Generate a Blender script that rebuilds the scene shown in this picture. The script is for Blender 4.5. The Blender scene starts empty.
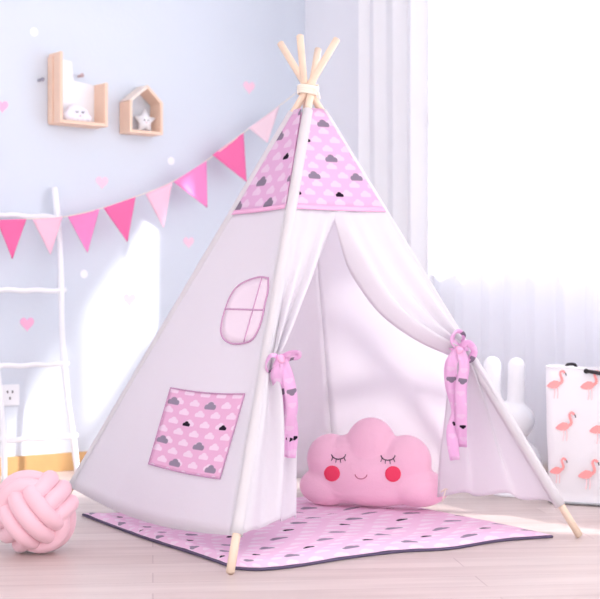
import bpy, bmesh, math, random
import numpy as np
from mathutils import Vector, Matrix, noise
from mathutils.bvhtree import BVHTree
random.seed(7)
S = bpy.context.scene
COL = S.collection
V = Vector
PI = math.pi

# ---------------------------------------------------------------- camera
FP, HZ, CH = 1400.0, 306.0, 0.69      # focal length in pixels, horizon row, eye height
cam = bpy.data.cameras.new('camera'); co = bpy.data.objects.new('camera', cam); COL.objects.link(co)
co.location = (0, 0, CH); co.rotation_euler = (PI/2, 0, 0)
cam.sensor_width = 36; cam.lens = FP/600*36; cam.shift_y = (HZ-299.5)/600
cam.clip_start = .05; cam.clip_end = 100
cam.dof.use_dof = True; cam.dof.focus_distance = 3.95; cam.dof.aperture_fstop = 4.8
S.camera = co
# ---------------------------------------------------------------- light
SUN_DIR = V((1.0, -.25, .82)).normalized()          # towards the sun
WORLD_STR, WORLD_SUNSIDE = 1.0, 2.3
w = bpy.data.worlds.new('sky'); S.world = w; w.use_nodes = True
nt = w.node_tree; nt.nodes.clear()
tc = nt.nodes.new('ShaderNodeTexCoord')
dp = nt.nodes.new('ShaderNodeVectorMath'); dp.operation = 'DOT_PRODUCT'; dp.inputs[1].default_value = V((1, .45, .15)).normalized()
nt.links.new(tc.outputs['Generated'], dp.inputs[0])
mr = nt.nodes.new('ShaderNodeMapRange'); mr.inputs[1].default_value = -.1; mr.inputs[2].default_value = .75
mr.inputs[3].default_value = WORLD_STR; mr.inputs[4].default_value = WORLD_SUNSIDE
nt.links.new(dp.outputs['Value'], mr.inputs[0])
bg = nt.nodes.new('ShaderNodeBackground'); bg.inputs[0].default_value = (.925, .955, 1.0, 1)
nt.links.new(mr.outputs[0], bg.inputs[1])
wo = nt.nodes.new('ShaderNodeOutputWorld'); nt.links.new(bg.outputs[0], wo.inputs[0])
sl = bpy.data.lights.new('sun', 'SUN'); sl.energy = 8.0; sl.angle = math.radians(2.2); sl.color = (1, .97, .92)
so = bpy.data.objects.new('sun', sl); COL.objects.link(so); so.location = (4, 5, 4)
so.rotation_euler = SUN_DIR.to_track_quat('Z', 'Y').to_euler()
S.view_settings.view_transform = 'Standard'; S.view_settings.look = 'None'
S.view_settings.exposure = 0.87; S.view_settings.gamma = 1; S.view_settings.use_curve_mapping = False
try:
    S.cycles.max_bounces = 12; S.cycles.transparent_max_bounces = 16; S.cycles.transmission_bounces = 8
    S.cycles.diffuse_bounces = 6
except Exception: pass

# ---------------------------------------------------------------- helpers
def P(px, py, D): return V(((px-300)/FP*D, D, CH-(py-HZ)/FP*D))
def ray(px, py): return V(((px-300)/FP, 1, -(py-HZ)/FP))
CAMP = V((0, 0, CH))
def on_plane(px, py, p0, n):
    r = ray(px, py); k = (p0-CAMP).dot(n)/r.dot(n); return CAMP + r*k
def srgb(r, g, b):
    f = lambda c: (c/255)/12.92 if c <= 10 else ((c/255+.055)/1.055)**2.4
    return (f(r), f(g), f(b), 1)

def link(nt, a, b): nt.links.new(a, b)
def mat(name, col, rough=.7, transl=0, transp=0, spec=.3, bump=0, bscale=200, var=0, vscale=5, sheen=0, tcol=None):
    m = bpy.data.materials.new(name); m.use_nodes = True; nt = m.node_tree; nt.nodes.clear()
    out = nt.nodes.new('ShaderNodeOutputMaterial')
    p = nt.nodes.new('ShaderNodeBsdfPrincipled'); p.inputs['Base Color'].default_value = col
    p.inputs['Roughness'].default_value = rough; p.inputs['Specular IOR Level'].default_value = spec
    if sheen: p.inputs['Sheen Weight'].default_value = sheen
    m['p'] = p.name
    tcn = nt.nodes.new('ShaderNodeTexCoord')
    if var:
        n = nt.nodes.new('ShaderNodeTexNoise'); n.inputs['Scale'].default_value = vscale; n.inputs['Detail'].default_value = 4
        link(nt, tcn.outputs['Object'], n.inputs['Vector'])
        mx = nt.nodes.new('ShaderNodeMix'); mx.data_type = 'RGBA'
        mx.inputs[6].default_value = tuple(c*(1-var) for c in col[:3])+(1,)
        mx.inputs[7].default_value = tuple(min(1, c*(1+var*.5)) for c in col[:3])+(1,)
        link(nt, n.outputs['Fac'], mx.inputs[0]); link(nt, mx.outputs[2], p.inputs['Base Color'])
    if bump:
        n2 = nt.nodes.new('ShaderNodeTexNoise'); n2.inputs['Scale'].default_value = bscale
        link(nt, tcn.outputs['Object'], n2.inputs['Vector'])
        b = nt.nodes.new('ShaderNodeBump'); b.inputs['Strength'].default_value = bump; b.inputs['Distance'].default_value = .003
        link(nt, n2.outputs['Fac'], b.inputs['Height']); link(nt, b.outputs[0], p.inputs['Normal'])
    sh = p.outputs[0]
    if transl:
        t = nt.nodes.new('ShaderNodeBsdfTranslucent'); t.inputs[0].default_value = tcol or col; t.name = 'T'
        ms = nt.nodes.new('ShaderNodeMixShader'); ms.inputs[0].default_value = transl
        link(nt, sh, ms.inputs[1]); link(nt, t.outputs[0], ms.inputs[2]); sh = ms.outputs[0]
    if transp:
        t = nt.nodes.new('ShaderNodeBsdfTransparent')
        ms = nt.nodes.new('ShaderNodeMixShader'); ms.inputs[0].default_value = transp
        link(nt, sh, ms.inputs[1]); link(nt, t.outputs[0], ms.inputs[2]); sh = ms.outputs[0]
    link(nt, sh, out.inputs[0])
    return m

def cloud_fabric(name, base, spacing=.13, row=.075, off=(0, 0), transl=.25, wsp=.052, size=1.0, wamt=.6, br=3, bo=1):
    """pink cotton with staggered white, grey and black clouds; UV in metres"""
    m = mat(name, base, .85, transl=transl, spec=.1); nt = m.node_tree; p = nt.nodes[m['p']]
    uv = nt.nodes.new('ShaderNodeUVMap'); sep = nt.nodes.new('ShaderNodeSeparateXYZ'); link(nt, uv.outputs[0], sep.inputs[0])
    def M(op, a, b=None, c=None):
        n = nt.nodes.new('ShaderNodeMath'); n.operation = op
        for i, x in enumerate((a, b, c)):
            if x is None: continue
            if isinstance(x, (int, float)): n.inputs[i].default_value = x
            else: link(nt, x, n.inputs[i])
        return n.outputs[0]
    def layer(sx, sy, ox, oy, cs, small=None):
        u = M('DIVIDE', M('ADD', sep.outputs[0], ox+10), sx); v = M('DIVIDE', M('ADD', sep.outputs[1], oy+10), sy)
        r = M('FLOOR', v); u = M('ADD', u, M('MULTIPLY', M('MODULO', r, 2), .5)); c = M('FLOOR', u)
        if small: cs_ = M('SUBTRACT', cs, M('MULTIPLY', small(r), cs*.35))
        else: cs_ = cs
        fx = M('DIVIDE', M('MULTIPLY', M('SUBTRACT', M('FRACT', u), .5), sx), cs_)
        fy = M('DIVIDE', M('MULTIPLY', M('SUBTRACT', M('FRACT', v), .5), sy), cs_)
        d = None
        for cx, cy, rr in ((-.30, -.06, .20), (-.02, .08, .27), (.28, -.04, .19), (0, -.1, .2), (.14, -.1, .17), (-.16, -.1, .17)):
            q = M('SQRT', M('ADD', M('POWER', M('SUBTRACT', fx, cx), 2), M('POWER', M('SUBTRACT', fy, cy), 2)))
            q = M('SUBTRACT', q, rr); d = q if d is None else M('MINIMUM', d, q)
        # power of negatives is handled by squaring through abs
        d = M('MAXIMUM', d, M('SUBTRACT', -.2, fy))
        return M('SUBTRACT', 1, M('SMOOTH_MIN', M('MAXIMUM', M('MULTIPLY', d, 14), 0), 1, .01)), r, c
    black_row = lambda r: M('COMPARE', M('MODULO', M('ADD', r, bo), br), 0, .1)
    mw, _, _ = layer(wsp, row*.5, off[0], off[1], .036*size)
    md, r, c = layer(spacing, row, off[0]+.013, off[1]+.02, .042*size, black_row)
    def mixc(f, a, b):
        n = nt.nodes.new('ShaderNodeMix'); n.data_type = 'RGBA'; link(nt, f, n.inputs[0])
        for i, x in ((6, a), (7, b)):
            if isinstance(x, tuple): n.inputs[i].default_value = x
            else: link(nt, x, n.inputs[i])
        return n.outputs[2]
    dark = mixc(black_row(r), srgb(150, 135, 155), srgb(40, 28, 45))
    c1 = mixc(M('MULTIPLY', mw, wamt), base, srgb(250, 238, 248)); c2 = mixc(md, c1, dark)
    link(nt, c2, p.inputs['Base Color']); link(nt, c2, nt.nodes['T'].inputs[0]) if transl else None
    return m

def obj(name, bm, m, parent=None, smooth=True, kind=None, solid=0, soff=0, subd=0):
    me = bpy.data.meshes.new(name); bm.normal_update(); bm.to_mesh(me); bm.free()
    if m: me.materials.append(m)
    if smooth: me.polygons.foreach_set('use_smooth', [True]*len(me.polygons))
    o = bpy.data.objects.new(name, me); COL.objects.link(o)
    if parent:
        o.parent = parent; o.matrix_parent_inverse = parent.matrix_world.inverted()
    if kind: o['kind'] = kind
    if solid:
        md = o.modifiers.new('s', 'SOLIDIFY'); md.thickness = solid; md.offset = soff
    if subd:
        md = o.modifiers.new('d', 'SUBSURF'); md.levels = md.render_levels = subd
    return o
def thing(name, label, cat, loc, group=None):
    o = bpy.data.objects.new(name, None); COL.objects.link(o); o.location = loc
    o.matrix_world = Matrix.Translation(V(loc)); o['label'] = label; o['category'] = cat; o.empty_display_size = .05
    if group: o['group'] = group
    return o
def tag(o, label, cat, group=None):
    o['label'] = label; o['category'] = cat
    if group: o['group'] = group
    return o
def recenter(o):
    """origin of a one-mesh thing to the middle of its base"""
    me = o.data; vs = [v.co for v in me.vertices]
    c = V(((min(v.x for v in vs)+max(v.x for v in vs))/2, (min(v.y for v in vs)+max(v.y for v in vs))/2, min(v.z for v in vs)))
    me.transform(Matrix.Translation(-c)); o.location = c
    return o
def box(bm, c, sx, sy, sz, M=None, bev=0):
    r = bmesh.ops.create_cube(bm, size=1)
    vs = r['verts']
    for v in vs:
        q = V((v.co.x*sx, v.co.y*sy, v.co.z*sz)); q = (M @ q) if M else q; v.co = q + V(c)
    if bev:
        es = list({e for v in vs for e in v.link_edges})
        bmesh.ops.bevel(bm, geom=es, offset=bev, segments=2, affect='EDGES', profile=.5)
def quadgrid(bm, pts, uvs=None, closed_u=False):
    """pts[i][j] rows"""
    vs = [[bm.verts.new(p) for p in r] for r in pts]
    uvl = bm.loops.layers.uv.verify() if uvs else None
    fs = []
    for i in range(len(vs)-1):
        n = len(vs[i]); rng = range(n if closed_u else n-1)
        for j in rng:
            k = (j+1) % n
            f = bm.faces.new((vs[i][j], vs[i][k], vs[i+1][k], vs[i+1][j])); fs.append(f)
            if uvl:
                for l, (a, b) in zip(f.loops, ((i, j), (i, k), (i+1, k), (i+1, j))): l[uvl].uv = uvs[a][b]
    return vs
def frame_of(t, up=V((0, 0, 1))):
    t = t.normalized(); a = up if abs(t.dot(up)) < .95 else V((1, 0, 0))
    x = t.cross(a).normalized(); return x, x.cross(t).normalized()
def tube(bm, pts, rad, n=12, closed=False, caps=True):
    pts = [V(p) for p in pts]; N = len(pts); rings = []
    R = rad if callable(rad) else (lambda s: rad)
    t0 = (pts[1]-pts[0]); x, y = frame_of(t0); prev = t0.normalized()
    for i, p in enumerate(pts):
        if closed: t = (pts[(i+1) % N]-pts[i-1]).normalized()
        else: t = (pts[min(i+1, N-1)]-pts[max(i-1, 0)]).normalized()
        q = prev.rotation_difference(t); x = q @ x; x = (x - t*x.dot(t)).normalized(); y = t.cross(x); prev = t
        r = R(i/(N-1 if not closed else N))
        rings.append([bm.verts.new(p + x*r*math.cos(2*PI*k/n) + y*r*math.sin(2*PI*k/n)) for k in range(n)])
    for i in range(N if closed else N-1):
        a, b = rings[i], rings[(i+1) % N]
        off = 0
        if closed and i == N-1:
            off = min(range(n), key=lambda o: sum((a[k].co-b[(k+o) % n].co).length for k in range(n)))
        for k in range(n): bm.faces.new((a[k], a[(k+1) % n], b[(k+1+off) % n], b[(k+off) % n]))
    if caps and not closed:
        bm.faces.new(list(reversed(rings[0]))); bm.faces.new(rings[-1])
def cr(pts, n):
    """catmull-rom through points, n samples"""
    p = [V(q) for q in pts]; p = [p[0]*2-p[1]] + p + [p[-1]*2-p[-2]]; m = len(p)-3; out = []
    for i in range(n):
        s = i/(n-1)*m; k = min(int(s), m-1); t = s-k; a, b, c, d = p[k:k+4]
        out.append(.5*((2*b)+(c-a)*t+(2*a-5*b+4*c-d)*t*t+(3*b-a-3*c+d)*t**3))
    return out
def ellips(bm, c, r, M=None, u=24, v=16):
    rr = bmesh.ops.create_uvsphere(bm, u_segments=u, v_segments=v, radius=1)
    for q in rr['verts']:
        p = V((q.co.x*r[0], q.co.y*r[1], q.co.z*r[2])); p = (M @ p) if M else p; q.co = p + V(c)
def remeshed(name, bm, vox, smooth_it, m, parent=None):
    o = obj(name, bm, None, None)
    a = o.modifiers.new('r', 'REMESH'); a.mode = 'VOXEL'; a.voxel_size = vox
    b = o.modifiers.new('s', 'SMOOTH'); b.iterations = smooth_it; b.factor = .5
    dg = bpy.context.evaluated_depsgraph_get(); dg.update()
    me = bpy.data.meshes.new_from_object(o.evaluated_get(dg))
    old = o.data; o.modifiers.clear(); o.data = me; bpy.data.meshes.remove(old); me.name = name
    me.materials.clear(); me.materials.append(m); me.polygons.foreach_set('use_smooth', [True]*len(me.polygons))
    if parent: o.parent = parent; o.matrix_parent_inverse = parent.matrix_world.inverted()
    return o
def prism(bm, poly, axis_n, depth):
    """polygon of 3D points extruded by axis_n*depth"""
    a = [bm.verts.new(p) for p in poly]; b = [bm.verts.new(V(p)+axis_n*depth) for p in poly]; n = len(poly)
    bm.faces.new(a); bm.faces.new(list(reversed(b)))
    for i in range(n): bm.faces.new((a[i], b[i], b[(i+1) % n], a[(i+1) % n]))
    bmesh.ops.recalc_face_normals(bm, faces=bm.faces)

# ---------------------------------------------------------------- materials
M_wall = mat('wall_paint', srgb(216, 223, 233), .9, spec=.1, bump=.15, bscale=60)
M_wallw = mat('white_plaster', srgb(238, 239, 245), .9, spec=.1)
M_white = mat('white_paint', srgb(245, 246, 250), .5)
M_ladder = mat('white_lacquered_wood', srgb(244, 245, 249), .5, bump=.2, bscale=60)
M_pole = mat('pine_pole', srgb(238, 214, 192), .5, var=.1, vscale=9)
M_canvas = mat('white_cotton_canvas', srgb(247, 245, 248), .9, transl=.52, spec=.05, bump=.25, bscale=90)
M_bind = mat('mauve_binding', srgb(205, 160, 192), .9, spec=.05)
M_pane = mat('pale_pink_cloth', srgb(250, 232, 243), .9, transl=.1, spec=.05)
M_plush = mat('pink_plush', srgb(254, 203, 224), .95, spec=.05, sheen=.4, bump=.5, bscale=220)
M_knot = mat('dusty_pink_velvet', srgb(240, 196, 207), .9, spec=.1, sheen=.35)
M_cheek = mat('coral_felt', srgb(246, 78, 110), .9, spec=.05)
M_thread = mat('dark_embroidery', srgb(60, 40, 60), .8)
M_mouth = mat('rose_embroidery', srgb(190, 90, 120), .8)
M_shelf = mat('light_pine', srgb(246, 214, 192), .6, var=.08, vscale=14)
M_base = mat('honey_wood', srgb(216, 172, 118), .45, var=.25, vscale=6)
M_sheer = mat('sheer_voile', srgb(248, 249, 253), .9, transl=.6, transp=.33, spec=0)
M_drape = mat('white_drape', srgb(243, 243, 246), .9, transl=.1, spec=0)
M_glass = mat('glass', (1, 1, 1, 1), .02, transp=.94, spec=.5)
M_cream = mat('cream_rope', srgb(246, 236, 222), .9)
M_black = mat('black_strap', srgb(52, 46, 50), .6)
M_lamp = mat('white_plastic', srgb(245, 245, 248), .35, transl=.15)
M_hem = mat('dark_binding', srgb(96, 84, 110), .9)
M_toe = mat('dark_rubber', srgb(150, 105, 70), .7)

# wooden floor ------------------------------------------------------
def floor_mat():
    m = mat('pale_oak_planks', srgb(214, 196, 194), .38, spec=.4); nt = m.node_tree; p = nt.nodes[m['p']]
    tcn = nt.nodes.new('ShaderNodeTexCoord'); mp = nt.nodes.new('ShaderNodeMapping')
    mp.inputs['Rotation'].default_value = (0, 0, math.radians(-6)); link(nt, tcn.outputs['Object'], mp.inputs[0])
    br = nt.nodes.new('ShaderNodeTexBrick'); br.offset = .37; br.inputs['Scale'].default_value = 1
    br.inputs['Brick Width'].default_value = 1.3; br.inputs['Row Height'].default_value = .13; br.inputs['Mortar Size'].default_value = .0016
    br.inputs['Mortar Smooth'].default_value = .3
    br.inputs['Color1'].default_value = srgb(216, 202, 197); br.inputs['Color2'].default_value = srgb(203, 186, 181); br.inputs['Mortar'].default_value = srgb(182, 162, 160)
    link(nt, mp.outputs[0], br.inputs[0])
    m2 = nt.nodes.new('ShaderNodeMapping'); m2.inputs['Scale'].default_value = (1.3, 13, 1); link(nt, mp.outputs[0], m2.inputs[0])
    n = nt.nodes.new('ShaderNodeTexNoise'); n.inputs['Scale'].default_value = 1.6; n.inputs['Detail'].default_value = 5; link(nt, m2.outputs[0], n.inputs[0])
    rp = nt.nodes.new('ShaderNodeValToRGB'); rp.color_ramp.elements[0].position = .35; rp.color_ramp.elements[0].color = (.82, .77, .77, 1)
    rp.color_ramp.elements[1].position = .65; rp.color_ramp.elements[1].color = (1.04, 1.02, 1.02, 1); link(nt, n.outputs[0], rp.inputs[0])
    mx = nt.nodes.new('ShaderNodeMix'); mx.data_type = 'RGBA'; mx.blend_type = 'MULTIPLY'; mx.inputs[0].default_value = .6
    link(nt, br.outputs[0], mx.inputs[6]); link(nt, rp.outputs[0], mx.inputs[7]); link(nt, mx.outputs[2], p.inputs['Base Color'])
    return m
M_floor = floor_mat()

# ---------------------------------------------------------------- room shell
TH = math.radians(38)
dA = V((math.cos(TH), math.sin(TH), 0)); nA = V((math.sin(TH), -math.cos(TH), 0))     # wall A runs right and away, faces camera/right
PA = V((-1.075, 5.80, 0))
def wallA(t, z, d=0): return PA + dA*t + nA*d + V((0, 0, z))
def pxA(px, py, d=0):
    q = on_plane(px, py, PA+nA*d, nA); return (q-PA).dot(dA), q.z
tc0, _ = pxA(305, 306)
C0 = wallA(tc0, 0)                                   # the room's far corner
dB, nB = nA, -dA                                      # wall B runs from the corner towards the right/near
def wallB(t, z, d=0): return C0 + dB*t + nB*d + V((0, 0, z))
def pxB(px, py=306, d=0):
    q = on_plane(px, py, C0+nB*d, nB); return (q-C0).dot(dB), q.z
H = 2.7; TW = .16; LA, LB = 6.6, 6.6
def slab(bm, fn, t0, t1, z0, z1, d0, d1):
    c = [fn(t, z, d) for t, z, d in ((t0, z0, d0), (t1, z0, d0), (t1, z1, d0), (t0, z1, d0), (t0, z0, d1), (t1, z0, d1), (t1, z1, d1), (t0, z1, d1))]
    v = [bm.verts.new(p) for p in c]
    for f in ((0, 1, 2, 3), (7, 6, 5, 4), (0, 4, 5, 1), (1, 5, 6, 2), (2, 6, 7, 3), (3, 7, 4, 0)): bm.faces.new([v[i] for i in f])
    bmesh.ops.recalc_face_normals(bm, faces=bm.faces)
def slabobj(name, fn, args, m, **k):
    bm = bmesh.new()
    for a in args: slab(bm, fn, *a)
    return obj(name, bm, m, smooth=False, **k)
slabobj('floor', wallB, [(-TW, LB, -.08, 0, -TW, LA+tc0)], M_floor, kind='structure')
slabobj('ceiling', wallB, [(-TW, LB, H, H+.1, -TW, LA+tc0)], M_white, kind='structure')
slabobj('wall_left', wallA, [(-LA, tc0+TW, 0, H, 0, -TW)], M_wall, kind='structure')
tw0 = pxB(438)[0]+.125; WZ0, WZ1 = .90, 2.4; tw1 = tw0+2.65
slabobj('wall_right', wallB, [(0, tw0, 0, H, 0, -TW), (tw1, LB, 0, H, 0, -TW), (tw0, tw1, 0, WZ0, 0, -TW), (tw0, tw1, WZ1, H, 0, -TW)], M_wallw, kind='structure')
slabobj('baseboard_left', wallA, [(-LA, tc0, 0, .075, .001, .014)], M_base, kind='structure')
slabobj('baseboard_right', wallB, [(.015, LB, 0, .075, .001, .014)], M_base, kind='structure')
fr = [(tw0, tw0+.05), (tw1-.05, tw1), (tw0+.64, tw0+.69), (tw0+1.3, tw0+1.35), (tw0+1.96, tw0+2.01)]
wf = slabobj('window_1', wallB, [(a, b, WZ0, WZ1, -.12, -.07) for a, b in fr] + [(tw0+.05, tw1-.05, z, z+.05, -.118, -.072) for z in (WZ0, WZ1-.05, 1.72)], M_white, kind='structure')
gl = slabobj('pane', wallB, [(tw0+.05, tw1-.05, WZ0+.05, WZ1-.05, -.098, -.094)], M_glass); gl.parent = wf
sil = slabobj('sill', wallB, [(tw0-.0, tw1, WZ0, WZ0+.02, -.06, .03)], M_white); sil.parent = wf

# curtains ----------------------------------------------------------
def curtain(name, t0, t1, z0, z1, d, amp, per, m, label, seed, n=None):
    bm = bmesh.new(); n = n or int((t1-t0)/per*14); rows = []
    for i in range(15):
        z = z1 + (z0-z1)*i/14; row = []
        for j in range(n+1):
            t = t0 + (t1-t0)*j/n
            ph = 2*PI*t/per + 1.3*noise.noise(V((t*3, seed, z*.25)))*2
            a = amp*(.65+.6*noise.noise(V((t*5, seed+4, z*.4))))
            row.append(wallB(t + .25*per/6*math.sin(2*ph), z, d + a*math.sin(ph)))
        rows.append(row)
    quadgrid(bm, rows); o = obj(name, bm, m); tag(o, label, 'curtain'); recenter(o); return o
t360, _ = pxB(362, d=.08); t430, _ = pxB(431, d=.12)
curtain('sheer_curtain', t430-.02, tw1+.3, .02, 2.62, .12, .020, .13, M_sheer, 'sheer white curtain glowing over the bright window', 3)
curtain('drape_curtain', t360, t430-.035, .02, 2.62, .085, .030, .12, M_drape, 'narrow opaque white drape gathered at the left end of the window', 8)
bm = bmesh.new(); tube(bm, [wallB(t360-.05, 2.645, .085), wallB(tw1+.4, 2.645, .085)], .012)
for t in (t360-.02, tw0+1, tw1+.35): slab(bm, wallB, t-.01, t+.01, 2.63, 2.66, .0, .085)
tag(recenter(obj('curtain_rail', bm, M_white)), 'white curtain rail running along the top of the window wall', 'curtain rail')

# ---------------------------------------------------------------- tent
def floorp(px, py): D = FP*CH/(py-HZ); return V(((px-300)/FP*D, D, 0))
Ff, Rf, Lf = floorp(230, 575), floorp(580, 538), floorp(56, 514)
Bf = floorp(340, 488)
T = V(((308-300)/FP*4.41, 4.41, CH+216/FP*4.41))
tent = thing('play_tent', 'white canvas teepee tent with pink cloud-print top and open tied-back door', 'play tent', (T.x, T.y, 0))
feet = {'F': Ff, 'R': Rf, 'L': Lf, 'B': Bf}
offs = {}
cen = V((T.x, T.y, 0))
for k, f in feet.items():
    r = (f-cen).normalized(); tg = V((-r.y, r.x, 0)); o_ = tg*.0105
    offs[k] = o_
    tie = T + o_; dirv = (tie-f).normalized(); top = tie + dirv*(.185 if k != 'F' else .17)
    bm = bmesh.new(); foot = f + dirv*.012*.35
    foot = V((f.x, f.y, .004))
    pts = [foot.lerp(top, i/24) for i in range(25)]
    tube(bm, pts, lambda s: .0114, 16)
    bmesh.ops.bevel(bm, geom=[e for e in bm.edges if any(len(g.verts) > 4 for g in e.link_faces)], offset=.003, segments=2, affect='EDGES')
    po = obj('pole', bm, M_pole, tent)
def PL(k, s): return T + (feet[k]-T)*s          # line of pole k, s=0 at the tie, 1 at the foot
def face_n(a, b):
    n = (feet[a]-T).cross(feet[b]-T).normalized(); c = (feet[a]+feet[b])/2-cen
    return n if n.dot(c) > 0 else -n
N_ = {('F', 'R'): face_n('F', 'R'), ('L', 'F'): face_n('L', 'F'), ('R', 'B'): face_n('R', 'B'), ('B', 'L'): face_n('B', 'L')}
INB = -(N_[('R', 'B')]+N_[('B', 'L')])*.045
def panel(name, a, b, s0, s1, m, off=.011, sag=.02, bow=0, nu=28, nv=28, wr=.004, seed=0, uvo=(0, 0), uvs=1.0, solid=.0018):
    n = N_[(a, b)]; bm = bmesh.new(); rows = []; uv = []
    for i in range(nv+1):
        v = i/nv; row = []; ur = []
        for j in range(nu+1):
            u = j/nu; s = s0 + (s1-s0)*v + bow*math.sin(PI*u)*v**4
            A, B = PL(a, s), PL(b, s); wd = (B-A).length
            p = A.lerp(B, u); wB = max(0, u if b == 'B' else (1-u if a == 'B' else 0))
            if wB: p += INB*min(1, s*3)*wB**4
            e = min(1, min(u, 1-u)*wd/.05)
            wq = wB**4; p = p + n*(off*(1-wq) - sag*math.sin(PI*u)*wd*e + wr*e*noise.noise(V((u*2.3+seed, s*2.5, seed)))*2*wd)
            p = p + n*.006*e*math.sin(22*(u-.5)+6*noise.noise(V((u*4, seed, s*3))))*max(0, v-.55)*(1 if s1 > .5 else 0)
            row.append(p); ur.append(((u-.5)*wd*uvs+uvo[0], -(s*1.5)*uvs+uvo[1]))
        rows.append(row); uv.append(ur)
    quadgrid(bm, rows, uv); return obj(name, bm, m, tent, solid=solid)
SC = .285
M_crown = cloud_fabric('pink_cloud_print', srgb(237, 192, 226), spacing=.15, row=.062, off=(.02, .0), wsp=.066, wamt=.5)
panel('side_panel', 'L', 'F', SC-.008, .935, M_canvas, seed=1, bow=.022, sag=.012)
panel('side_panel', 'B', 'L', SC-.008, .935, M_canvas, seed=2, bow=.01)
panel('side_panel', 'R', 'B', SC-.008, .935, M_canvas, seed=3, bow=.01, sag=-.045)
for (a, b), sd, uo, us in ((('L', 'F'), 4, (.05, .0), .78), (('F', 'R'), 5, (.0, .0), 1), (('R', 'B'), 6, (.1, 0), 1), (('B', 'L'), 7, (0, .1), 1)):
    panel('crown_panel', a, b, .05, SC, M_crown, off=.0135, sag=.01, seed=sd, uvo=uo, uvs=us, nv=12)
    # stitched lower hem of the printed crown
M_hemp = mat('pink_hem', srgb(242, 184, 218), .9, spec=.05)
for (a, b) in N_:
    bm = bmesh.new(); n = N_[(a, b)]
    rows = []
    for s in (SC-.006, SC+.004):
        rows.append([PL(a, s).lerp(PL(b, s), u/20)+n*(.0155-.01*math.sin(PI*u/20)*.33) for u in range(21)])
    quadgrid(bm, rows); obj('crown_hem', bm, M_hemp, tent, solid=.0015)
for k in ('F', 'R', 'L'):                                     # canvas sleeves round the poles
    bm = bmesh.new(); pts = [PL(k, .052+(.932-.052)*i/40)+offs[k]*(1-(.052+.88*i/40)) for i in range(41)]
    tube(bm, pts, lambda s: .0165+.0012*math.sin(s*60)*noise.noise(V((s*9, 1, 2))), 14, caps=False)
    o = obj('pole_sleeve', bm, M_canvas, tent, solid=.0015, soff=-1)

# door flaps ----------------------------------------------------------
nFR = N_[('F', 'R')]
def frp(px, py, o=.012): return on_plane(px, py, T+nFR*o, nFR)
def flap(k, s_tie, up, low, seed, sgn):
    """up: free-edge pixels above the tie, low: (px,py,D) below it"""
    bm = bmesh.new(); rows = []
    nu = 40; n1, n2 = 26, 34
    E1 = cr([frp(*q) for q in up], n1+1); E2 = cr([E1[-1]]+[P(*q) for q in low], n2+1)
    E = E1 + E2[1:]
    ss = [SC-.005+(s_tie-SC+.005)*i/n1 for i in range(n1+1)] + [s_tie+(.935-s_tie)*i/n2 for i in range(1, n2+1)]
    for i, (s, e) in enumerate(zip(ss, E)):
        A = PL(k, s)+nFR*.012; row = []
        wd = (e-A).length
        if i <= n1: f = i/n1; amp = .021*f**1.1; lower = 0
        else: f = (i-n1)/n2; amp = .013+.012*min(1, f*2.2); lower = f
        for j in range(nu+1):
            a = j/nu
            p = A.lerp(e, a)
            if lower: # bottom swings forward of the straight chord, like hanging cloth
                p += nFR*.05*math.sin(PI*a)*lower*(1 if sgn > 0 else .6)
            else: p += nFR*(-.02*math.sin(PI*a)*wd)
            en = min(1, a*5)
            fold = math.sin(2*PI*(2.6*a**1.3)+seed+ .8*noise.noise(V((a*2, seed, s*3))))
            p += nFR*amp*en*fold*(1-.15*a)
            if not lower: # rolled free edge
                p += nFR*(.012*math.sin(PI*min(1, max(0, a-.7)/.2)) - .055*(max(0, a-.86)/.14)**1.5)*min(1, f*4)*(1-f*.55)
            p += nFR*.004*en*noise.noise(V((a*6, s*9, seed)))
            row.append(p)
        rows.append(row)
    quadgrid(bm, rows); return obj('door_flap', bm, M_canvas, tent, solid=.0018)
flap('F', .602, [(338, 210), (322, 262), (303, 310), (289, 341), (279, 357)],
     [(292, 385, 3.93), (298, 430, 4.0), (299, 475, 4.04), (299, 516, 4.06)], 1.2, -1)
flap('R', .59, [(332, 210), (356, 262), (386, 306), (422, 334), (456, 350)],
     [(452, 375, 4.3), (448, 415, 4.38), (443, 458, 4.44), (441, 495, 4.48)], .4, 1)
# little turned-up corner of the flap's hem tape beside the pillow
bm = bmesh.new(); c = P(441, 492, 4.47)
tube(bm, cr([c, P(446, 489, 4.46), P(453, 491, 4.45)], 8), .003, 8); tube(bm, [P(446, 489, 4.46), P(442, 502, 4.46)], .0022, 8)
obj('hem_tie', bm, M_cream, tent)

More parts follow.
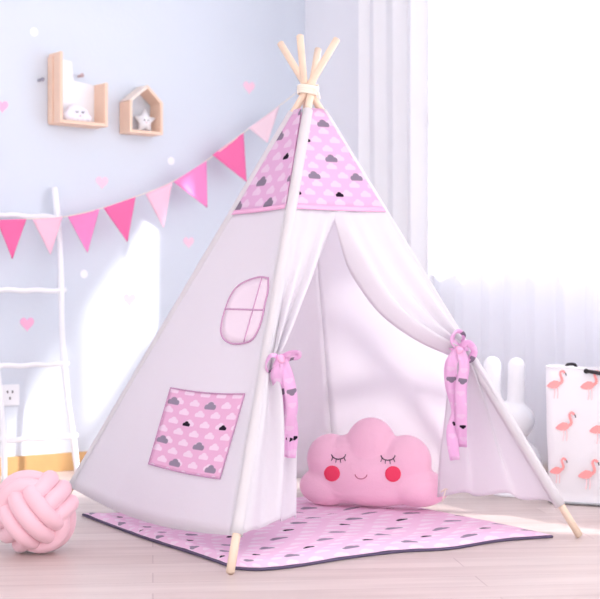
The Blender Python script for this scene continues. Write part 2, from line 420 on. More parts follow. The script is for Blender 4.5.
# cloth window and pocket on the left side ----------------------------
nLF = N_[('L', 'F')]
def lfp(px, py, o): return on_plane(px, py, T+nLF*o, nLF)
def sag_lf(p):
    # follow the panel: returns offset of the panel surface along nLF at the height of p
    s = (T.z-p.z)/T.z; A, B = PL('L', s), PL('F', s); wd = (B-A).length; u = (p-A).dot((B-A).normalized())/wd
    e = min(1, min(u, 1-u)*wd/.05); v = (s-SC)/(.935-SC)
    o = .011-.012*math.sin(PI*u)*wd*e+.004*e*noise.noise(V((u*2.3+1, s*2.5, 1)))*2*wd
    o += .006*e*math.sin(22*(u-.5)+6*noise.noise(V((u*4, 1, s*3))))*max(0, v-.55)
    return o
def lfs(px, py, lift):
    p = lfp(px, py, 0)
    return lfp(px, py, sag_lf(p)+lift)
def patch(px_corners, m, name, lift, uvw, nu=24, nv=24, parent=None, solid=.0018):
    a, b, c, d = px_corners; bm = bmesh.new(); rows = []; uvs = []
    for i in range(nv+1):
        v = i/nv; r = []; ur = []
        for j in range(nu+1):
            u = j/nu; x = (a[0]*(1-u)+b[0]*u)*(1-v)+(d[0]*(1-u)+c[0]*u)*v; y = (a[1]*(1-u)+b[1]*u)*(1-v)+(d[1]*(1-u)+c[1]*u)*v
            y += 2.2*math.sin(PI*u)*(1-v)+1.5*math.sin(PI*u)*v
            r.append(lfs(x, y, lift+.003*math.sin(PI*u)*math.sin(PI*v))); ur.append((u*uvw[0], -v*uvw[1]))
        rows.append(r); uvs.append(ur)
    quadgrid(bm, rows, uvs); return obj(name, bm, m, parent or tent, solid=solid), rows
POX, POY, PBO = 0.0200, 0.1950, 1
M_pocket = cloud_fabric('pocket_cloud_print', srgb(232, 178, 210), spacing=.135, row=.065, off=(POX, POY), transl=0, wsp=.058, wamt=.55, size=.95, bo=PBO)
pk, rows = patch([(171, 388), (245, 394), (220, 479), (149, 464)], M_pocket, 'pocket', .004, (.27, .26))
bm = bmesh.new(); edge = rows[0] + [r[-1] for r in rows[1:]] + list(reversed(rows[-1]))[1:] + [r[0] for r in reversed(rows[1:-1])]
tube(bm, [p+nLF*.0015 for p in edge], .0022, 6, closed=True); o = obj('pocket_trim', bm, M_bind, pk)
ol = [(268, 278), (268, 290), (265, 303), (262, 318), (257, 332), (250, 341), (236, 344), (226, 341), (221, 333), (222, 321), (226, 307), (231, 295), (238, 286), (249, 280), (260, 277)]
loop2d = cr([V((x, y, 0)) for x, y in ol]+[V((ol[0][0], ol[0][1], 0))], 61)[:-1]
cc = V((245, 311, 0)); bm = bmesh.new()
rows = [[lfs(cc.x+(q.x-cc.x)*k, cc.y+(q.y-cc.y)*k, .004) for q in loop2d] for k in (1, .75, .5, .25, .01)]
vs = quadgrid(bm, rows, closed_u=True); bm.faces.new(vs[-1])
wn = obj('cloth_window', bm, M_pane, tent, solid=.0015)
bm = bmesh.new(); tube(bm, [lfs(q.x, q.y, .005) for q in loop2d], .0028, 8, closed=True)
obj('window_binding', bm, M_bind, wn)
bm = bmesh.new()
tube(bm, [lfs(262-18*i/12, 278+64*i/12, .005) for i in range(13)], .0028, 8); tube(bm, [lfs(225+39*i/12, 309+1*i/12, .0052) for i in range(13)], .0028, 8)
obj('window_muntin', bm, M_bind, wn)

# rope lashing ----------------------------------------------------------
bm = bmesh.new(); pts = []
for i in range(150):
    a = 2*PI*i/36; f = i/149; pts.append(T+V((.031*math.cos(a), .031*math.sin(a), .014-.028*f+.002*math.sin(a*2))))
tube(bm, pts, .0042, 8); tube(bm, cr([T+V((.02, -.028, 0)), T+V((.03, -.045, -.012)), T+V((.036, -.04, -.035))], 8), .0035, 8)
obj('rope', bm, M_cream, tent)
# tie ribbons -------------------------------------------------------------
M_rib = cloud_fabric('ribbon_print', srgb(245, 200, 236), spacing=.11, row=.07, off=(.03, .0), transl=.3, wsp=.05, size=.7, wamt=.3)
def strip(bm, path, wpx, tw=lambda f: 0, n=30):
    pts = cr(path, n); uvl = bm.loops.layers.uv.verify(); prev = None; L = 0
    for i, p in enumerate(pts):
        f = i/(n-1); t = (pts[min(i+1, n-1)]-pts[max(i-1, 0)]).normalized()
        wd = wpx(f) if callable(wpx) else wpx
        x = t.cross(V((0, 1, 0))).normalized(); x = (Matrix.Rotation(tw(f), 3, t) @ x)
        y = t.cross(x)
        cur = [bm.verts.new(p + x*wd*(k-1.5)/3 + y*.0025*math.sin(k*1.9+f*9)) for k in range(4)]
        if i: L += (pts[i]-pts[i-1]).length
        if prev:
            for k in range(3):
                fc = bm.faces.new((prev[0][k], prev[0][k+1], cur[k+1], cur[k]))
                for l, uvv in zip(fc.loops, ((k*wd/3, prev[1]), ((k+1)*wd/3, prev[1]), ((k+1)*wd/3, L), (k*wd/3, L))): l[uvl].uv = uvv
        prev = (cur, L)
def ribbon(bm):
    o = obj('tie_ribbon', bm, M_rib, tent, solid=.0008)
    b2 = bmesh.new(); ellips(b2, KN, (.012, .011, .013), u=16, v=12)
    for v in b2.verts: v.co += (v.co-KN)*.25*noise.noise(v.co*90)
    obj('knot', b2, M_hemp, o)
def PD(D): return lambda x, y, d=0: P(x, y, D-d)
# left ribbon
D0 = PL('F', .602).y-.03; Q = PD(D0); bm = bmesh.new()
strip(bm, [Q(281, 359), Q(290, 353, .02), Q(298, 353, .01), Q(297, 357, .0), Q(290, 358, .01), Q(282, 360)], .018, lambda f: .6*math.sin(f*6))
strip(bm, [Q(281, 359), Q(272, 356, .02), Q(266, 364, .015), Q(268, 372, .01), Q(275, 366, .01), Q(281, 360)], .02, lambda f: .8+f)
strip(bm, [Q(281, 359, .01), Q(277, 375, .02), Q(284, 400, .0), Q(292, 430, -.02), Q(291, 458, -.02)], lambda f: .026+.014*math.sin(PI*f), lambda f: .4*math.sin(f*5))
strip(bm, [Q(282, 359, .01), Q(288, 378, .02), Q(292, 405, .01), Q(288, 432, -.015), Q(286, 457, -.015)], lambda f: .026+.012*math.sin(PI*f), lambda f: -.5*math.sin(f*4))
KN = Q(281, 359, .01)
ribbon(bm)
D0 = PL('R', .59).y-.035; Q = PD(D0); bm = bmesh.new()
strip(bm, [Q(459, 349), Q(452, 340, .02), Q(457, 332, .01), Q(464, 336, .0), Q(461, 348)], .024, lambda f: .5+f)
strip(bm, [Q(459, 349), Q(468, 343, .02), Q(474, 351, .01), Q(469, 360, .0), Q(460, 352)], .022, lambda f: .9*f)
strip(bm, [Q(458, 350, .01), Q(451, 365, .02), Q(452, 384, .01), Q(458, 410, .0), Q(452, 432, .0), Q(455, 460, 0)], lambda f: .03+.014*math.sin(PI*f), lambda f: .4*math.sin(f*7))
strip(bm, [Q(460, 350, .01), Q(464, 366, .02), Q(461, 390, .016), Q(461, 420, .01), Q(463, 447, .0)], lambda f: .028+.012*math.sin(PI*f), lambda f: -.5*math.sin(f*5))
strip(bm, [Q(449, 345, -.01), Q(458, 350, .012), Q(468, 347, -.01)], .02, n=12)
KN = Q(459, 350, .012)
ribbon(bm)

# ---------------------------------------------------------------- rug
M_rug = cloud_fabric('rug_cloud_print', srgb(243, 202, 229), spacing=.19, row=.095, off=(.02, .03), transl=0, wsp=.08, size=1.25, wamt=.5)
e_left = [(83, 516), (125, 532), (150, 541), (200, 557), (236, 570)]
e_front = [(236, 570), (262, 571), (300, 567), (350, 559), (400, 553), (450, 550), (500, 542), (552, 538)]
def fl3(pts, n): return cr([floorp(*q) for q in pts], n)
NL, NF = 40, 48
EL = fl3(e_left, NL+1); EL.reverse()          # from front corner to left corner
EF = fl3(e_front, NF+1)                       # from front corner to right corner
c0 = EF[0]
bm = bmesh.new(); rows = []; uvs = []
for i in range(NL+1):
    r = []; ur = []
    for j in range(NF+1):
        a, b = i/NL, j/NF
        p = c0 + (EL[i]-c0)*(1-.02*b) + (EF[j]-c0)*(1-.0*a)
        edge = min(1, min(a, 1-a, b, 1-b)*14)
        q = .004*abs(math.sin(PI*a*9))*abs(math.sin(PI*b*9))
        z = .006+.012*edge**.5+q*edge+.003*noise.noise(V((a*5, b*5, 2)))*edge
        if b < .02 or a < .02: z += .003*max(0, noise.noise(V((a*14, b*14, 5))))
        r.append(V((p.x, p.y, z+.003))); ur.append((b*1.12, a*1.15))
    rows.append(r); uvs.append(ur)
quadgrid(bm, rows, uvs)
rug = thing('floor_mat', 'thin pink quilted mat with cloud print lying under the tent', 'mat', (c0.x+.2, c0.y+.6, 0))
top = obj('quilted_top', bm, M_rug, rug)
bm = bmesh.new(); rb = [[V((p.x, p.y, .001)) for p in r] for r in rows]; quadgrid(bm, rb)
per = [r for r in rows[0]] + [r[-1] for r in rows[1:]] + list(reversed(rows[-1]))[1:] + [r[0] for r in reversed(rows[1:-1])]
tube(bm, [V((p.x, p.y, .0042)) for p in per], .004, 8, closed=True)
obj('dark_underside', bm, M_hem, rug)

# ---------------------------------------------------------------- cloud pillow
DP = 4.64
def PP(px, py, d=0): return P(px, py, DP-(px-372)/75*.09-d)
pillow = thing('cloud_pillow', 'plump pink cloud-shaped pillow with sleeping face inside the tent', 'pillow', (PP(372, 505).x, DP, .02))
MP = Matrix.Rotation(-.32, 3, 'Z')
bm = bmesh.new()
u = DP/FP
for px, py, rx, rz, ry in ((370, 473, 64, 31, 26), (327, 486, 29, 20, 21), (331, 459, 25, 26, 22), (371, 449, 27, 32, 23), (406, 462, 26, 27, 22), (418, 488, 31, 19, 22), (372, 488, 60, 18, 23), (350, 456, 26, 22, 22), (392, 470, 36, 24, 24)):
    ellips(bm, PP(px, py), (rx*u, ry*u*.9, rz*u), MP, u=28, v=18)
body = remeshed('pillow_body', bm, .007, 6, M_plush, pillow)
bv = BVHTree.FromPolygons([v.co[:] for v in body.data.vertices], [tuple(p.vertices) for p in body.data.polygons])
def hit(px, py, lift):
    r = ray(px, py).normalized(); h = bv.ray_cast(CAMP, r)
    return (h[0] - r*lift, h[1]) if h[0] else (PP(px, py, .1), V((0, -1, 0)))
def lid(cx, cy):
    bm = bmesh.new(); tube(bm, [hit(cx+7*math.cos(a), cy-1+7*math.sin(a)*.75, .001)[0] for a in [PI*(.02+.96*i/14) for i in range(15)]], .0017, 6)
    for a in (.22, .42, .6, .8):
        x, y = cx+7*math.cos(PI*a), cy-1+7*.75*math.sin(PI*a)
        tube(bm, [hit(x, y, .001)[0], hit(x+(x-cx)*.28, y+3.6, .001)[0]], .0013, 6)
    obj('closed_eye', bm, M_thread, pillow)
lid(338.5, 455); lid(388, 456)
def cheek(cx, cy):
    bm = bmesh.new(); rows = [[hit(cx+8*k*math.cos(a*2*PI/32), cy+8*k*math.sin(a*2*PI/32), .003 if k < .95 else .001)[0] for a in range(32)] for k in (1, .94, .7, .4, .05)]
    vs = quadgrid(bm, rows, closed_u=True); bm.faces.new(vs[-1]); obj('cheek', bm, M_cheek, pillow)
cheek(332, 473.5); cheek(393, 474)
bm = bmesh.new(); tube(bm, [hit(361+6*math.cos(a), 474+5*math.sin(a), .001)[0] for a in [PI*(.03+.94*i/12) for i in range(13)]], .0014, 6); obj('smile', bm, M_mouth, pillow)
body.name = 'pillow_body'

# ---------------------------------------------------------------- knot ball
Rb = .118; bc = floorp(34, 554); bc = V((bc.x, bc.y+.02, Rb-.002))
ball = thing('knot_ball_cushion', 'dusty pink knotted ball cushion on the floor left of the tent', 'cushion', (bc.x, bc.y, 0))
n_ = (V((0.02, -1, -.12))).normalized(); a_ = V((.62, 0, -.78)); a_ = (a_-n_*a_.dot(n_)).normalized(); b_ = n_.cross(a_)
rt = .0242; Rm = Rb-rt-.004
for (e1, e2, e3) in ((n_, a_, b_), (a_, b_, n_), (b_, n_, a_)):
    for k in (-1, 0, 1):
        bm = bmesh.new(); pts = []
        h = k*rt*1.83
        for i in range(72):
            ph = 2*PI*i/72; rr = Rm + .0105*math.cos(2*ph) - (.0 if k == 0 else .0)
            rad = math.sqrt(max(0, rr*rr-h*h*(1.05)))
            hh = h*(1-.10*(1-math.cos(2*ph))/2)
            pts.append(bc + (e1*math.cos(ph)+e2*math.sin(ph))*rad + e3*hh)
        tube(bm, pts, rt, 14, closed=True)
        for v in bm.verts:
            v.co.z = max(v.co.z, .003+.002*noise.noise(v.co*30))
        obj('strand', bm, M_knot, ball)
bm = bmesh.new(); ellips(bm, bc, (Rm*.9,)*3); obj('filling', bm, M_knot, ball)

# ---------------------------------------------------------------- ladder
lad = None
tr, zt = pxA(53, 187, .03)
top = wallA(tr, zt, .03)
LEAN = .19
def ladp(s, w):     # s 0 at top, 1 on the floor; w metres left of the right rail
    return wallA(tr-w, zt*(1-s), .03+LEAN*s)
lad = thing('ladder', 'white wooden ladder leaning on the wall at the left', 'ladder', ladp(1, .17))
def zs(z): return 1-z/zt
bent = lambda s, ph: dA*.012*math.sin(s*7+ph)
for w_, ph, ex in ((0, .5, 0), (.315, 2.2, .02)):
    bm = bmesh.new(); tube(bm, [ladp(s-ex*(1-s), w_)+bent(s, ph) for s in [i/30 for i in range(31)]], lambda s: .0125+.0012*math.sin(s*23), 12)
    for v in bm.verts: v.co.z = max(v.co.z, .001)
    obj('rail', bm, M_ladder, lad)
for py in (217, 290.5, 364, 436, 500):
    # find s on the right rail whose pixel row is py
    lo, hi = 0, 1
    for _ in range(30):
        mid = (lo+hi)/2; q = ladp(mid, 0); yy = HZ+(CH-q.z)/q.y*FP
        if yy < py: lo = mid
        else: hi = mid
    s = lo
    if s > .97: continue
    bm = bmesh.new(); A, B = ladp(s, -.02)+bent(s, .5), ladp(s, .335)+bent(s, 2.2)
    tube(bm, [A.lerp(B, i/14)+V((0, 0, .0025*math.sin(i*1.3+py))) for i in range(15)], .0105, 10); obj('rung', bm, M_ladder, lad)

# ---------------------------------------------------------------- wall shelves
def tz(px, py, d): return pxA(px, py, d)
DS = .10
sh = thing('box_shelf', 'stepped pine wall shelf, open topped, left of the house-shaped one', 'wall shelf', wallA(*pxA(82, 125, .05), .05))
xl, zb = tz(60, 122.5, DS); xr, _ = tz(108, 127, DS); _, ztop = tz(60, 51, DS); _, zr = tz(108, 83, DS); th = .014
def shp(name, a, m=M_shelf, par=None, bev=.0015):
    bm = bmesh.new(); slab(bm, wallA, *a)
    if bev: bmesh.ops.bevel(bm, geom=list(bm.edges), offset=bev, segments=2, affect='EDGES')
    return obj(name, bm, m, par, smooth=False)
zb -= .0
shp('side_panel', (xl, xl+th, zb, ztop, .003, DS), par=sh)
shp('outer_strip', (xl-.006, xl-.0005, zb+.004, ztop-.012, .003, DS*.45), par=sh)
shp('side_panel', (xr-th, xr, zb, zr, .003, DS), par=sh)
shp('bottom_panel', (xl+th+.0005, xr-th-.0005, zb, zb+th, .003, DS), par=sh)
bm = bmesh.new()
prism(bm, [wallA(t, z, .003) for t, z in ((xl+th, zb+th), (xr-th, zb+th), (xr-th, zr), (xl+th+(xr-xl)*.45, zr+.01), (xl+th+(xr-xl)*.4, ztop-.02), (xl+th, ztop-.01))], nA, .005)
obj('back_panel', bm, M_white, sh, smooth=False)
t_, z_ = pxA(80, 76, .02); bm = bmesh.new(); tube(bm, [wallA(t_, z_, .008), wallA(t_, z_, .035)], .006, 12)
ellips(bm, wallA(t_, z_+.001, .037), (.009, .009, .009), u=14, v=10); obj('peg', bm, mat('peg_wood', srgb(190, 165, 165), .6), sh)
# toy cloud on it
tcx, _ = pxA(78, 112, .06); zc = zb+th
tcl = thing('toy_cloud', 'small white cloud ornament with a sleepy face on the stepped shelf', 'ornament', wallA(tcx, zc, .055))
bm = bmesh.new(); Mrot = Matrix.Rotation(TH, 3, 'Z')
for dx, dz, r in ((-.042, .026, .028), (-.012, .044, .040), (.022, .036, .031), (.046, .02, .020), (0, .018, .02), (.022, .017, .019), (-.022, .018, .019)):
    ellips(bm, wallA(tcx+dx, zc+max(dz, r*.86), .055), (r, .018, r*.86), Mrot, 18, 12)
tb = remeshed('cloud_body', bm, .004, 4, mat('lilac_white_resin', srgb(236, 236, 248), .5), tcl)
bm = bmesh.new()
for dx in (-.012, .016): tube(bm, cr([wallA(tcx+dx-.006, zc+.044, .0735), wallA(tcx+dx, zc+.038, .0745), wallA(tcx+dx+.006, zc+.044, .0735)], 8), .0016, 6)
obj('closed_eyes', bm, M_thread, tcl)
bm = bmesh.new(); tube(bm, cr([wallA(tcx-.002, zc+.026, .074), wallA(tcx+.002, zc+.023, .0745), wallA(tcx+.006, zc+.026, .074)], 6), .0012, 6); obj('mouth', bm, M_mouth, tcl)

# house shelf
DHs = .09
hx0, hz0 = tz(130, 132, DHs); hx1, _ = tz(163, 134.5, DHs); _, hze = tz(130, 99, DHs); xm = (hx0+hx1)/2+.004; _, hza = tz(146, 84.5, DHs)
hs = thing('house_shelf', 'small house-shaped pine wall shelf with pitched roof', 'wall shelf', wallA((hx0+hx1)/2, hz0, .045))
def hp(name, poly, m=M_shelf):
    bm = bmesh.new(); prism(bm, [wallA(t, z, .003) for t, z in poly], nA, DHs-.003)
    bmesh.ops.bevel(bm, geom=list(bm.edges), offset=.0012, segments=2, affect='EDGES'); obj(name, bm, m, hs, smooth=False)
t2 = .012
hp('bottom_panel', [(hx0+t2, hz0), (hx1-t2, hz0), (hx1-t2, hz0+t2), (hx0+t2, hz0+t2)])
hp('side_panel', [(hx0, hz0), (hx0+t2, hz0), (hx0+t2, hze-.002), (hx0, hze-.005)])
hp('side_panel', [(hx1-t2, hz0), (hx1, hz0), (hx1, hze-.005), (hx1-t2, hze-.002)])
M_roof = mat('pale_roof_wood', srgb(240, 226, 216), .6)
hp('roof_panel', [(hx0-.002, hze-.003), (xm, hza), (xm, hza-.017), (hx0+t2, hze-.006)], M_roof)
hp('roof_panel', [(xm+.0005, hza), (hx1+.002, hze-.003), (hx1-t2, hze-.006), (xm+.0005, hza-.017)])
# star
sx, _ = pxA(145.5, 118, .055); sz = hz0+t2
star = thing('toy_star', 'white star ornament with tiny face in the house-shaped shelf', 'ornament', wallA(sx, sz, .05))
bm = bmesh.new(); R1 = .057; cz = sz+R1*.80; poly = []
for i in range(10):
    a = PI/2+i*PI/5; r = R1 if i % 2 == 0 else R1*.47
    poly.append(wallA(sx+r*math.cos(a), cz+r*math.sin(a), .04))
prism(bm, poly, nA, .018); bmesh.ops.bevel(bm, geom=list(bm.edges), offset=.004, segments=3, affect='EDGES')
obj('star_body', bm, M_white, star)
bm = bmesh.new()
for dx in (-.009, .009): ellips(bm, wallA(sx+dx, cz+.004, .0625), (.003, .002, .003), u=10, v=8)
obj('eyes', bm, M_thread, star)
bm = bmesh.new(); tube(bm, cr([wallA(sx-.004, cz-.004, .0625), wallA(sx, cz-.007, .0625), wallA(sx+.004, cz-.004, .0625)], 6), .001, 6); obj('mouth', bm, M_mouth, star)
bm = bmesh.new(); slab(bm, wallA, sx-.01, sx+.01, sz, sz+.006, .064, .07)
obj('stand', bm, mat('grey_stand', srgb(170, 165, 175), .6), star, smooth=False)
# peg on the wall
t_, z_ = pxA(40, 80, .01); bm = bmesh.new(); tube(bm, [wallA(t_, z_, .0), wallA(t_, z_, .03)], .006, 12)
ellips(bm, wallA(t_, z_, .032), (.009, .009, .009), u=14, v=10)
tag(recenter(obj('wall_peg', bm, mat('steel_grey', srgb(150, 150, 165), .4))), 'small grey round peg on the wall left of the stepped shelf', 'peg')

# ---------------------------------------------------------------- wall stickers
def heart(px, py, r, m, label):
    t0, z0 = pxA(px, py); bm = bmesh.new(); poly = []
    for i in range(28):
        a = 2*PI*i/28; x = 16*math.sin(a)**3; y = 13*math.cos(a)-5*math.cos(2*a)-2*math.cos(3*a)-math.cos(4*a)
        poly.append(wallA(t0+x/16*r, z0+y/16*r, .0006))
    prism(bm, poly, nA, .0008); o = obj('heart_sticker', bm, m, smooth=False); tag(o, label, 'wall sticker', 'heart stickers on the wall'); recenter(o)
M_h1 = mat('pink_vinyl', srgb(250, 184, 216), .6); M_h2 = mat('pale_pink_vinyl', srgb(250, 208, 226), .6)
heart(102, 182, .029, M_h2, 'pale pink heart sticker on the wall just below the stepped shelf')
heart(249, 87, .033, M_h2, 'pale pink heart sticker nearest the tent top')
heart(27, 323.5, .032, M_h1, 'pink heart sticker seen between the ladder rails')
heart(129.5, 299, .031, M_h1, 'pink heart sticker on the wall between ladder and tent, by the sunlit patch')
heart(188.5, 242, .028, M_h2, 'pale pink heart sticker close to the tent edge below the flags')
heart(2, 106, .027, M_h1, 'pink heart sticker at the far left edge of the wall')
def dot(px, py, r, label):
    t0, z0 = pxA(px, py); bm = bmesh.new(); prism(bm, [wallA(t0+r*math.cos(a*PI/12), z0+r*math.sin(a*PI/12), .0006) for a in range(24)], nA, .0008)
    o = obj('dot_sticker', bm, M_white, smooth=False); tag(o, label, 'wall sticker', 'white dot stickers'); recenter(o)
dot(34, 32, .018, 'round white wall sticker above and left of the stepped shelf')
dot(171, 161, .018, 'round white wall sticker below the house-shaped shelf')
dot(84, 274, .018, 'round white wall sticker right of the ladder under the flags')
# socket
so_ = None
t0, z0 = pxA(9, 395); bm = bmesh.new(); slab(bm, wallA, t0-.043, t0+.043, z0-.043, z0+.043, .0, .009)
bmesh.ops.bevel(bm, geom=list(bm.edges), offset=.002, segments=2, affect='EDGES')
sk = thing('wall_socket', 'square white electrical socket low on the wall behind the ladder', 'socket', wallA(t0, z0-.043, 0))
obj('face_plate', bm, M_white, sk, smooth=False)
bm = bmesh.new()
for dx, dz in ((-.011, .014), (.011, .014), (0, -.012)): slab(bm, wallA, t0+dx-.003, t0+dx+.003, z0+dz-.006, z0+dz+.004, .0091, .0098)
obj('socket_slot', bm, M_black, sk, smooth=False)

# ---------------------------------------------------------------- bunting
fl = [((-4, 220), (26, 219), (12, 259), 'hot'), ((32, 219.5), (62, 217), (50, 255), 'pale'), ((67, 216), (99, 209), (87, 253), 'mid'),
      ((103, 208), (135, 197), (127, 242), 'hot'), ((145, 194), (172, 182), (163, 228), 'pale'), ((173, 182), (206, 161), (207, 208), 'mid'),
      ((212, 155), (243, 133), (246, 182), 'hot'), ((248, 128), (279, 106), (267, 143), 'palest')]
MF = {'hot': mat('hot_pink_felt', srgb(246, 118, 174), .9, transl=.1, var=.04, vscale=40), 'mid': mat('candy_pink_felt', srgb(248, 146, 204), .9, transl=.1, var=.04, vscale=40),
      'pale': mat('pale_pink_felt', srgb(253, 204, 224), .9, transl=.1), 'palest': mat('blush_felt', srgb(250, 222, 232), .9, transl=.1)}
DBn = .13
nAb = nA
def bp(px, py, d=DBn):
    d = d if px > 64 else .14
    return on_plane(px, py, PA+nA*d, nA)
cord = [bp(x, y) for x, y in ((-60, 216), (-4, 220), (26, 219), (62, 217), (99, 209), (135, 197), (172, 182), (206, 161), (243, 133), (279, 106), (296, 93))]
bunt = thing('pennant_bunting', 'string of pink triangular pennants hanging from the ladder to behind the tent', 'bunting', (cord[5].x, cord[5].y, cord[5].z))
bm = bmesh.new(); tube(bm, cr(cord, 80), .0022, 6); obj('cord', bm, M_cream, bunt)
LBL = {'hot': 'hot pink pennant', 'mid': 'candy pink pennant', 'pale': 'pale pink pennant', 'palest': 'very pale blush pennant'}
for a, b, c, k in fl:
    A, B, Cc = bp(*a), bp(*b), bp(*c)
    bm = bmesh.new(); n = 12; rows = []
    for i in range(n+1):
        v = i/n*.985
        rows.append([A.lerp(B, j/10).lerp(Cc, v)+nA*(.004+.006*math.sin(v*2.5+a[0])*math.sin(j/10*PI)) for j in range(11)])
    quadgrid(bm, rows); o = obj('pennant', bm, MF[k], bunt, solid=.002); o['label'] = LBL[k]

# ---------------------------------------------------------------- rabbit lamp
DR = 5.12
base = floorp(515, HZ+FP*CH/DR)
rb = thing('rabbit_lamp', 'white rabbit-shaped floor lamp with upright ears behind the tent', 'lamp', base)
bm = bmesh.new(); ur = DR/FP
def RP(px, py, d=0): return P(px, py, DR-d)
prof = [(0, .0), (.085, .0), (.095, .02), (.1, .09), (.092, .16), (.06, .215), (.05, .23)]
ellips(bm, V((base.x, base.y, .105)), (.10, .09, .105))
ellips(bm, V((RP(512, 0).x, base.y, .27)), (.083, .072, .074), u=32, v=20)
for cx, tip, lean in ((492.5, 356, -.5), (516, 357, .5)):
    tube(bm, cr([RP(cx+(512-cx)*.25, 412), RP(cx, 395), RP(cx+lean, 375), RP(cx+lean, tip+7)], 12), lambda s: .033-.001*s, 20)
    ellips(bm, RP(cx+lean, tip+8.5), (.032, .03, .031), u=24, v=14)
body = remeshed('lamp_body', bm, .006, 6, M_lamp, rb)
for v in body.data.vertices: v.co.z = max(v.co.z, .004)
bm = bmesh.new(); r = bmesh.ops.create_cone(bm, cap_ends=True, segments=40, radius1=.082, radius2=.08, depth=.012)
for v in r['verts']: v.co += V((base.x, base.y, .0065))
obj('lamp_base', bm, M_white, rb)

# ---------------------------------------------------------------- flamingo basket
DBK = 4.88
fb0 = floorp(543, HZ+FP*CH/DBK)
ang = math.radians(-24); e1 = V((math.cos(ang), math.sin(ang), 0)); e2 = V((-math.sin(ang), math.cos(ang), 0))
WB, DBp, HB = .34, .15, .475
org = fb0 + V((0, 0, 0))
bk = thing('storage_basket', 'white fabric storage basket printed with pink flamingos at the right edge', 'basket', org+e1*WB/2+e2*DBp/2)
def rrect(z, inset, r=.035, n=8):
    """outline starting in the middle of the left side, going round"""
    out = []; x0, x1, y0, y1 = inset, WB-inset, inset, DBp-inset
    for cx, cy, a0 in ((x0+r, y0+r, PI), (x1-r, y0+r, 1.5*PI), (x1-r, y1-r, 0), (x0+r, y1-r, .5*PI)):
        for k in range(n+1):
            a = a0+PI/2*k/n; out.append((cx+r*math.cos(a), cy+r*math.sin(a)))
    res = []
    m = len(out)
    for i in range(m):
        a, b = out[i], out[(i+1) % m]; L = math.hypot(b[0]-a[0], b[1]-a[1]); q = max(1, int(L/.02))
        for k in range(q): res.append((a[0]+(b[0]-a[0])*k/q, a[1]+(b[1]-a[1])*k/q))
    return [org+e1*x+e2*y+V((0, 0, z+.004*math.sin(x*25+y*11)*(z/HB)**3)) for x, y in res]
bm = bmesh.new(); rows = []
for i in range(13):
    f = i/12; rows.append([p+(p-(org+e1*WB/2+e2*DBp/2)).normalized()*.006*noise.noise(p*9)*f for p in rrect(.004+f*(HB-.004), .012*(1-f)**2+.002)])
vs = quadgrid(bm, rows, closed_u=True); bm.faces.new(vs[0])
M_bag = mat('white_cotton_basket', srgb(246, 244, 247), .85, transl=.12, spec=.1)
obj('basket_body', bm, M_bag, bk, solid=.003, soff=-1)
bm = bmesh.new(); tube(bm, rrect(HB, .003)[:], .0035, 8, closed=True); obj('rim_binding', bm, M_bag, bk)
bm = bmesh.new(); tube(bm, rrect(.008, .010)[:], .0035, 8, closed=True); obj('base_piping', bm, mat('grey_piping', srgb(176, 180, 184), .8), bk)
M_fl = mat('flamingo_coral_print', srgb(248, 164, 162), .85); M_fl2 = mat('flamingo_pale_print', srgb(252, 214, 216), .85)
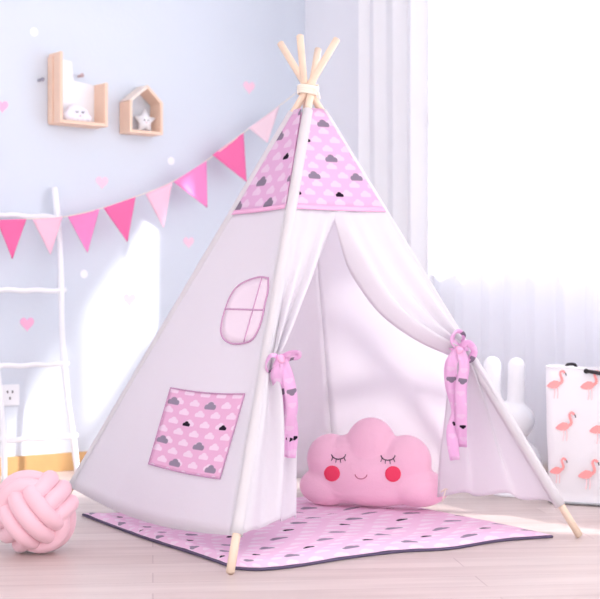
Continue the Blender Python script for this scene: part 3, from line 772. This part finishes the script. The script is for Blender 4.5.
def flamingo(cx, cz, sc, flip=1):
    bm = bmesh.new(); bm2 = bmesh.new(); bm3 = bmesh.new()
    def q(x, z, l=.0): 
        X = cx+x*sc*flip; return org+e1*X+e2*(.0022-.0015-.006*0-l)+V((0, 0, cz+z*sc))
    def flat(bmx, pts, l):
        vs_ = [bmx.verts.new(q(x, z, l)) for x, z in pts]; bmx.faces.new(vs_)
    body = [(-.52, -.12), (-.36, .06), (-.12, .2), (.1, .18), (.24, .05), (.2, -.12), (.02, -.24), (-.2, -.25), (-.42, -.2)]
    flat(bm, body, .0042)
    def stroke(bmx, path, wd, l):
        pts = cr([V((x, z, 0)) for x, z in path], 16)
        for i in range(15):
            a, b = pts[i], pts[i+1]; t = (b-a).normalized(); n = V((-t.y, t.x, 0)); w0 = wd(i/15)/2; w1 = wd((i+1)/15)/2
            flat(bmx, [(a.x+n.x*w0, a.y+n.y*w0), (a.x-n.x*w0, a.y-n.y*w0), (b.x-n.x*w1, b.y-n.y*w1), (b.x+n.x*w1, b.y+n.y*w1)], l)
    stroke(bm, [(.16, .0), (.36, .16), (.3, .42), (.24, .62), (.38, .76), (.5, .66)], lambda f: .17-.07*f, .0044)
    flat(bm, [(.33, .76), (.43, .8), (.54, .73), (.56, .63), (.46, .6), (.38, .66)], .0046)
    flat(bm3, [(.5, .66), (.58, .64), (.62, .5), (.57, .46), (.54, .56)], .0048)
    stroke(bm2, [(-.08, -.2), (-.06, -.5), (-.1, -.8)], lambda f: .06, .0043)
    stroke(bm2, [(.1, -.2), (.12, -.5), (.1, -.8)], lambda f: .06, .0043)
    f = obj('flamingo_print', bm, M_fl, bk, smooth=False); obj('flamingo_legs', bm2, M_fl2, f, smooth=False); obj('flamingo_beak', bm3, M_black, f, smooth=False)
PXM = FP/DBK; cosB = math.cos(ang)
def bx(px, py):
    q = on_plane(px, py, org, e2); return (q-org).dot(e1), q.z
for px, py, sc in ((556, 384, .062), (590, 385, .064), (565, 426, .064), (599, 429, .064), (558, 470, .056), (588, 474, .066), (622, 385, .064), (630, 430, .064), (620, 474, .064)):
    x, z = bx(px, py)
    if x > .036 and x < WB-.03: flamingo(x, z, sc)
xa, za = bx(587, 371); xb, zb2 = bx(616, 378)
bm = bmesh.new(); fr_ = -e2*.012
tube(bm, cr([org+fr_+e1*xa+V((0, 0, za)), org+fr_*1.4+e1*(xa*.65+xb*.35)+V((0, 0, za-.004)), org+fr_*1.4+e1*(xa*.3+xb*.7)+V((0, 0, za-.010)), org+fr_+e1*xb+V((0, 0, za-.008))], 20), .0065, 10)
ellips(bm, org+fr_+e1*xa+V((0, 0, za)), (.009, .006, .009), u=14, v=10)
obj('handle', bm, M_black, bk)
xs = (.045, .085); by = org+e2*(DBp-.012)
bm = bmesh.new(); tube(bm, cr([by+e1*xs[0]+V((0, 0, HB-.03)), by+e1*(xs[0]+.004)+V((0, 0, HB)), by+e1*(xs[0]+.014)+V((0, 0, HB+.008)), by+e1*(xs[1]-.008)+V((0, 0, HB+.008)), by+e1*xs[1]+V((0, 0, HB-.002)), by+e1*(xs[1]+.003)+V((0, 0, HB-.03))], 24), .0055, 8)
obj('handle', bm, M_black, bk)
# small dark strap end on the basket's left side
q0 = org+e2*.05-e1*.004
bm = bmesh.new(); tube(bm, [q0+V((0, 0, .11)), q0-e1*.006+V((0, 0, .095)), q0-e1*.004+V((0, 0, .078))], .006, 8); obj('strap_end', bm, M_black, bk)
